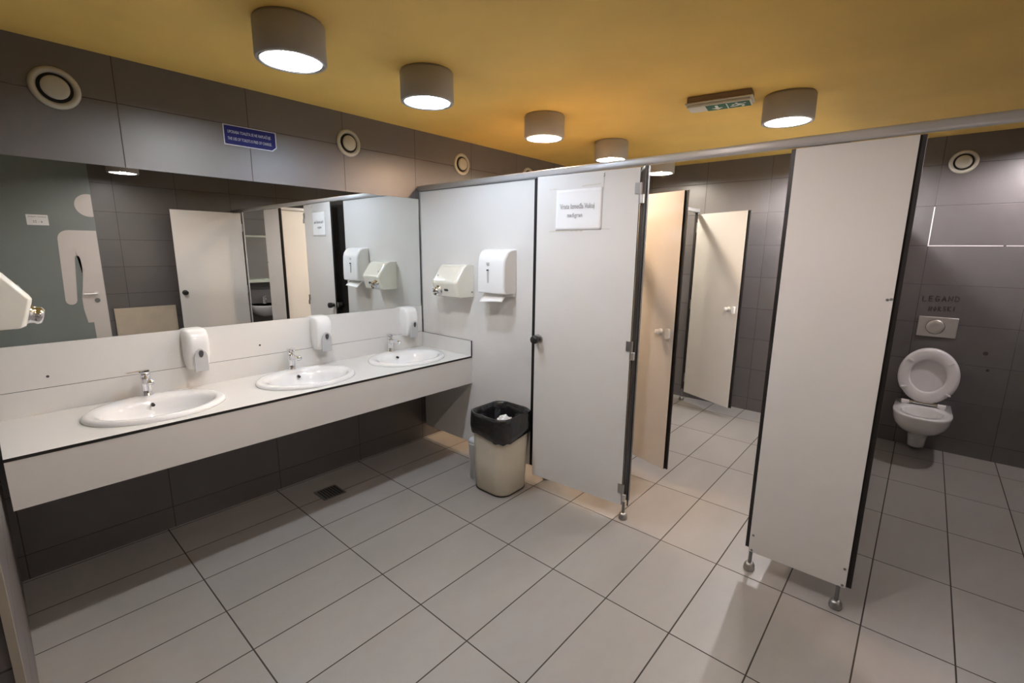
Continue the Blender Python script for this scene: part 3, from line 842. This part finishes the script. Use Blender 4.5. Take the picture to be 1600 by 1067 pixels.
# droop of the skirt: lowest at the front corner facing the room (+x,-y)
def skirt(w, d, frac, wob, seed):
    r = []
    for i, (x, y) in enumerate(base):
        a = 2 * pi * i / nb
        depth = .120 + .045 * ((x - y) / 1.0)
        k = 1 + wob * (sin(a * 9 + seed) * .5 + sin(a * 17 + seed * 1.7) * .4)
        r.append((x * w * k, y * d * k, BZ + .004 - depth * frac + .004 * sin(a * 11 + seed)))
    return r
rings = [skirt(.322, .310, 1.0, .008, 1), skirt(.337, .325, .97, .010, 1), skirt(.342, .331, .7, .012, 2), skirt(.340, .329, .4, .010, 3.1), skirt(.336, .325, .12, .006, 4),
         liner_ring(.333, .321, BZ + .010, .002, .004, 2), liner_ring(.320, .308, BZ + .014, .002, .004, 2), liner_ring(.303, .291, BZ + .006, .003, .003, 2),
         liner_ring(.292, .280, BZ - .05, .012, 0, 1), liner_ring(.280, .266, BZ - .10, .03, 0, 2), liner_ring(.24, .225, BZ - .135, .05, .01, 3), liner_ring(.15, .14, BZ - .150, .10, .012, 4)]
loft(bm, rings, False, True); obj('bag', bm, M_bag, t, smooth=True)
bm = bmesh.new()
bmesh.ops.create_icosphere(bm, subdivisions=3, radius=.05)
for v in bm.verts:
    v.co *= 1 + .25 * (sin(v.co.x * 140) * cos(v.co.y * 120) + .5 * sin(v.co.z * 170))
    v.co.z *= .6
o = obj('crumpled_paper', bm, M_tissue, None); o.location = (BX - .01, BY + .045, BZ - .075)
tag(o, 'crumpled white paper inside the black bin bag', 'waste paper')
t = thing('waste_bin', 'pale bin mostly hidden behind the cream waste bin', 'waste bin', (.835, -.150, 0))
bm = bmesh.new()
loft(bm, [bin_ring(.075, .20, .0, .03, 4), bin_ring(.085, .22, .25, .03, 4), bin_ring(.088, .225, .262, .03, 4), bin_ring(.080, .215, .262, .03, 4), bin_ring(.066, .19, .02, .03, 4)]); obj('body', bm, M_bin2, t, smooth=True)
bm = bmesh.new(); loft(bm, [bin_ring(.085, .22, .263, .03, 4), bin_ring(.088, .225, .275, .03, 4), bin_ring(.078, .21, .290, .03, 4)]); obj('lid', bm, M_bin2, t, smooth=True)

# floor drain under the counter
t = thing('floor_drain', 'dark square floor drain in the shadow under the counter', 'floor drain', (.285, -1.01, 0))
box('grate_frame', (-.075, -.075, 0), (.075, .075, .002), M_dalu, t)
bm = bmesh.new()
for k in range(7): bx(bm, (-.06, -.055 + k * .018, .002), (.06, -.047 + k * .018, .0028))
obj('slots', bm, M_core, t)

# ------------------------------------------------------------------ exit sign
ex = thing('exit_sign', 'green and white emergency exit light on the ceiling', 'exit sign', (2.005, .600, H), radians(9))
box('base', (-.170, -.060, -.034), (.170, .060, 0), M_exitb, ex, bevel=.006)
box('rim', (-.178, -.068, -.044), (.178, .068, -.034), M_exitd, ex, bevel=.004)
box('diffuser', (-.168, -.060, -.060), (.168, .060, -.044), M_exitd, ex, bevel=.006)
pl = box('pictogram_plate', (-.068, -.052, -.0612), (.160, .052, -.060), M_green, ex)
box('divider', (.040, -.050, -.0618), (.046, .050, -.0612), M_exitw, pl)
Me = frame((-.012, 0, -.0612), (1, 0, 0), (0, -1, 0))    # looking up from below
bm = bmesh.new(); prism(bm, [(-.008, .040), (-.008, -.010), (-.030, -.010), (0, -.042), (.030, -.010), (.008, -.010), (.008, .040)], Me, .0008); obj('arrow', bm, M_exitw, pl)
Me = frame((.102, 0, -.0612), (1, 0, 0), (0, -1, 0))
bm = bmesh.new()
def limb(pts, r):
    pts = [(x * 1.25, y * 1.1) for x, y in pts]; r *= 1.5
    for a, b_ in zip(pts, pts[1:]):
        d = (Vector(b_) - Vector(a)).normalized(); n_ = Vector((-d.y, d.x)) * r
        prism(bm, [(a[0] + n_.x, a[1] + n_.y), (a[0] - n_.x, a[1] - n_.y), (b_[0] - n_.x, b_[1] - n_.y), (b_[0] + n_.x, b_[1] + n_.y)], Me, .0008)
limb([(-.004, .022), (.004, -.004)], .006); limb([(.004, -.004), (.020, -.014), (.012, -.036)], .004); limb([(.004, -.004), (-.014, -.016), (-.036, -.014)], .004)
limb([(-.004, .020), (.018, .012), (.030, .022)], .003); limb([(-.004, .020), (-.022, .014), (-.026, .0)], .003)
prism(bm, [(-.008 + .007 * cos(2 * pi * k / 14), .036 + .007 * sin(2 * pi * k / 14)) for k in range(14)], Me, .0008)
obj('running_figure', bm, M_exitw, pl)

# ------------------------------------------------------------------ opposite wall, seen in the mirror
DX = W - .006
def inplane(pts): return frame((DX - .03, 0, 0), (0, -1, 0), (0, 0, 1))
t = tag(bpy.data.objects.new('door_1', None), 'grey-green entrance door with large white man pictogram', 'door', kind='structure'); link(t); t.location = (W, -1.9, 0)
box('leaf', (-.045, -.465, .01), (-.002, .500, H - .02), M_door, t)
Mp = frame((-.0452, 0, 0), (0, -1, 0), (0, 0, 1))      # local x = -Y, y = z, normal toward -X
yc = -1.475 + 1.9
def P(y, z): return (-(y + 1.9), z)
e = -1.404
head = []
for k in range(40):
    a = 2 * pi * k / 40; y = -1.428 + .118 * cos(a); head.append(P(min(y, e), 1.988 + .118 * sin(a)))
hh = []
for q in head:
    if not hh or (abs(q[0] - hh[-1][0]) + abs(q[1] - hh[-1][1])) > 1e-4: hh.append(q)
bm = bmesh.new(); prism(bm, hh, Mp, .0012)
obj('pictogram_head', bm, M_picto, t)
body = [P(e, 1.725), P(-1.625, 1.725)] + [P(-1.625 - .095 * sin(radians(a)), 1.63 + .095 * cos(radians(a))) for a in (15, 30, 45, 60, 75, 90)] + [P(-1.738, 1.02)] + \
    [P(-1.692 - .047 * cos(radians(a)), .99 - .05 * sin(radians(a))) for a in (0, 30, 60, 90, 120, 150, 180)] + \
    [P(-1.612, 1.42), P(-1.606, 1.452), P(-1.590, 1.462), P(-1.576, 1.452), P(-1.566, 1.42), P(-1.564, 1.32), P(-1.568, 1.25), P(-1.585, 1.12), P(-1.604, 1.01), P(-1.603, .88), P(-1.585, .735), P(-1.538, .735), P(-1.530, .06), P(e, .06)]
bm = bmesh.new(); prism(bm, body, Mp, .0012); bmesh.ops.triangulate(bm, faces=[f for f in bm.faces if len(f.verts) > 4]); obj('pictogram_body', bm, M_picto, t)
bm = bmesh.new()
cyl(bm, (-.045, .420, 1.05), (-.052, .420, 1.05), .026, n=20); cyl(bm, (-.05, .420, 1.05), (-.095, .420, 1.05), .009, n=14); tube(bm, [(-.092, .425, 1.05), (-.094, .38, 1.05), (-.094, .31, 1.05)], .009)
obj('handle', bm, M_steel, t, smooth=False)
bm = bmesh.new(); cyl(bm, (-.045, .420, .975), (-.053, .420, .975), .024, n=20); obj('lock_rose', bm, M_dalu, t)
t = thing('door_notice', 'small printed notice on the grey-green door, seen in the mirror', 'notice', (W - .0455, -1.844, 1.818))
bm = bmesh.new(); prism(bm, rrect(.160, .104, .002, 2), frame((0, 0, 0), (0, -1, 0), (0, 0, 1)), .0008); obj('sheet', bm, M_paper, t)
text('lettering', 'RADNO VRIJEME', .015, frame((-.001, 0, .030), (0, -1, 0), (0, 0, 1)), M_ink, t, fit=.13)
text('lettering', '6 - 22', .030, frame((-.001, 0, -.018), (0, -1, 0), (0, 0, 1)), M_ink, t, fit=.07)

t = thing('leaning_board', 'beige board with dark edge leaning on the wall, seen in the mirror', 'board', (W - .045, -1.055, 0))
o = box('board', (-.008, -.295, .0), (.008, .295, .865), [M_board, M_core], t, edge_mi=1, axis=0); o.rotation_euler = (0, radians(2.2), 0)

# small wash corner inside the toilet cubicle, seen only in the mirror
t = thing('washbasin', 'small wall washbasin in the toilet cubicle, seen in the mirror', 'washbasin', (W, .265, .80))
bm = bmesh.new()
def wb(hw, dp, z, x=0.):
    r = []
    for k in range(29):
        a = -pi / 2 + pi * k / 28; e_ = 2 / 3.2
        r.append((-x - dp * abs(cos(a)) ** e_, hw * (abs(sin(a)) ** e_) * (1 if sin(a) >= 0 else -1), z))
    return r
loft(bm, [wb(.07, .15, -.17), wb(.14, .26, -.13), wb(.20, .335, -.07), wb(.228, .375, -.02), wb(.23, .380, 0), wb(.222, .372, .004), wb(.195, .340, .002, -.0), wb(.18, .320, -.03), wb(.11, .24, -.10)])
obj('bowl', bm, M_cer, t, smooth=True)
tp = thing('tap', 'small chrome tap on the wall washbasin in the cubicle', 'tap', (W - .05, .265, .805))
bm = bmesh.new(); lathe(bm, [(0, 0), (.024, 0), (.020, .01), (.019, .08), (.022, .09), (.018, .10), (0, .10)], n=20); obj('body', bm, M_chrome, tp, smooth=True)
bm = bmesh.new(); tube(bm, [(0, 0, .06), (-.04, 0, .075), (-.07, 0, .07)], .011); obj('spout', bm, M_chrome, tp, smooth=True)
bm = bmesh.new(); bx(bm, (-.06, -.010, .100), (.01, .010, .110)); obj('lever', bm, M_chrome, tp, bevel=.003)
t = thing('framed_mirror', 'pale framed mirror with shelf tray in the toilet cubicle', 'mirror', (W, .32, 1.40))
box('glass', (-.012, -.26, -.28), (-.004, .26, .30), M_mirror, t)
for (a, b_) in (((-.022, -.285, -.30), (0, -.26, .325)), ((-.022, .26, -.30), (0, .285, .325)), ((-.022, -.285, .30), (0, .285, .325)), ((-.022, -.285, -.30), (0, .285, -.28))):
    box('frame', a, b_, M_pale, t, bevel=.004)
bm = bmesh.new(); bx(bm, (-.13, -.28, -.300), (-.02, .28, -.285)); bx(bm, (-.13, -.28, -.285), (-.122, .28, -.262)); bx(bm, (-.13, -.28, -.285), (-.02, -.272, -.262)); bx(bm, (-.13, .272, -.285), (-.02, .28, -.262)); obj('shelf', bm, M_pale, t, bevel=.003)
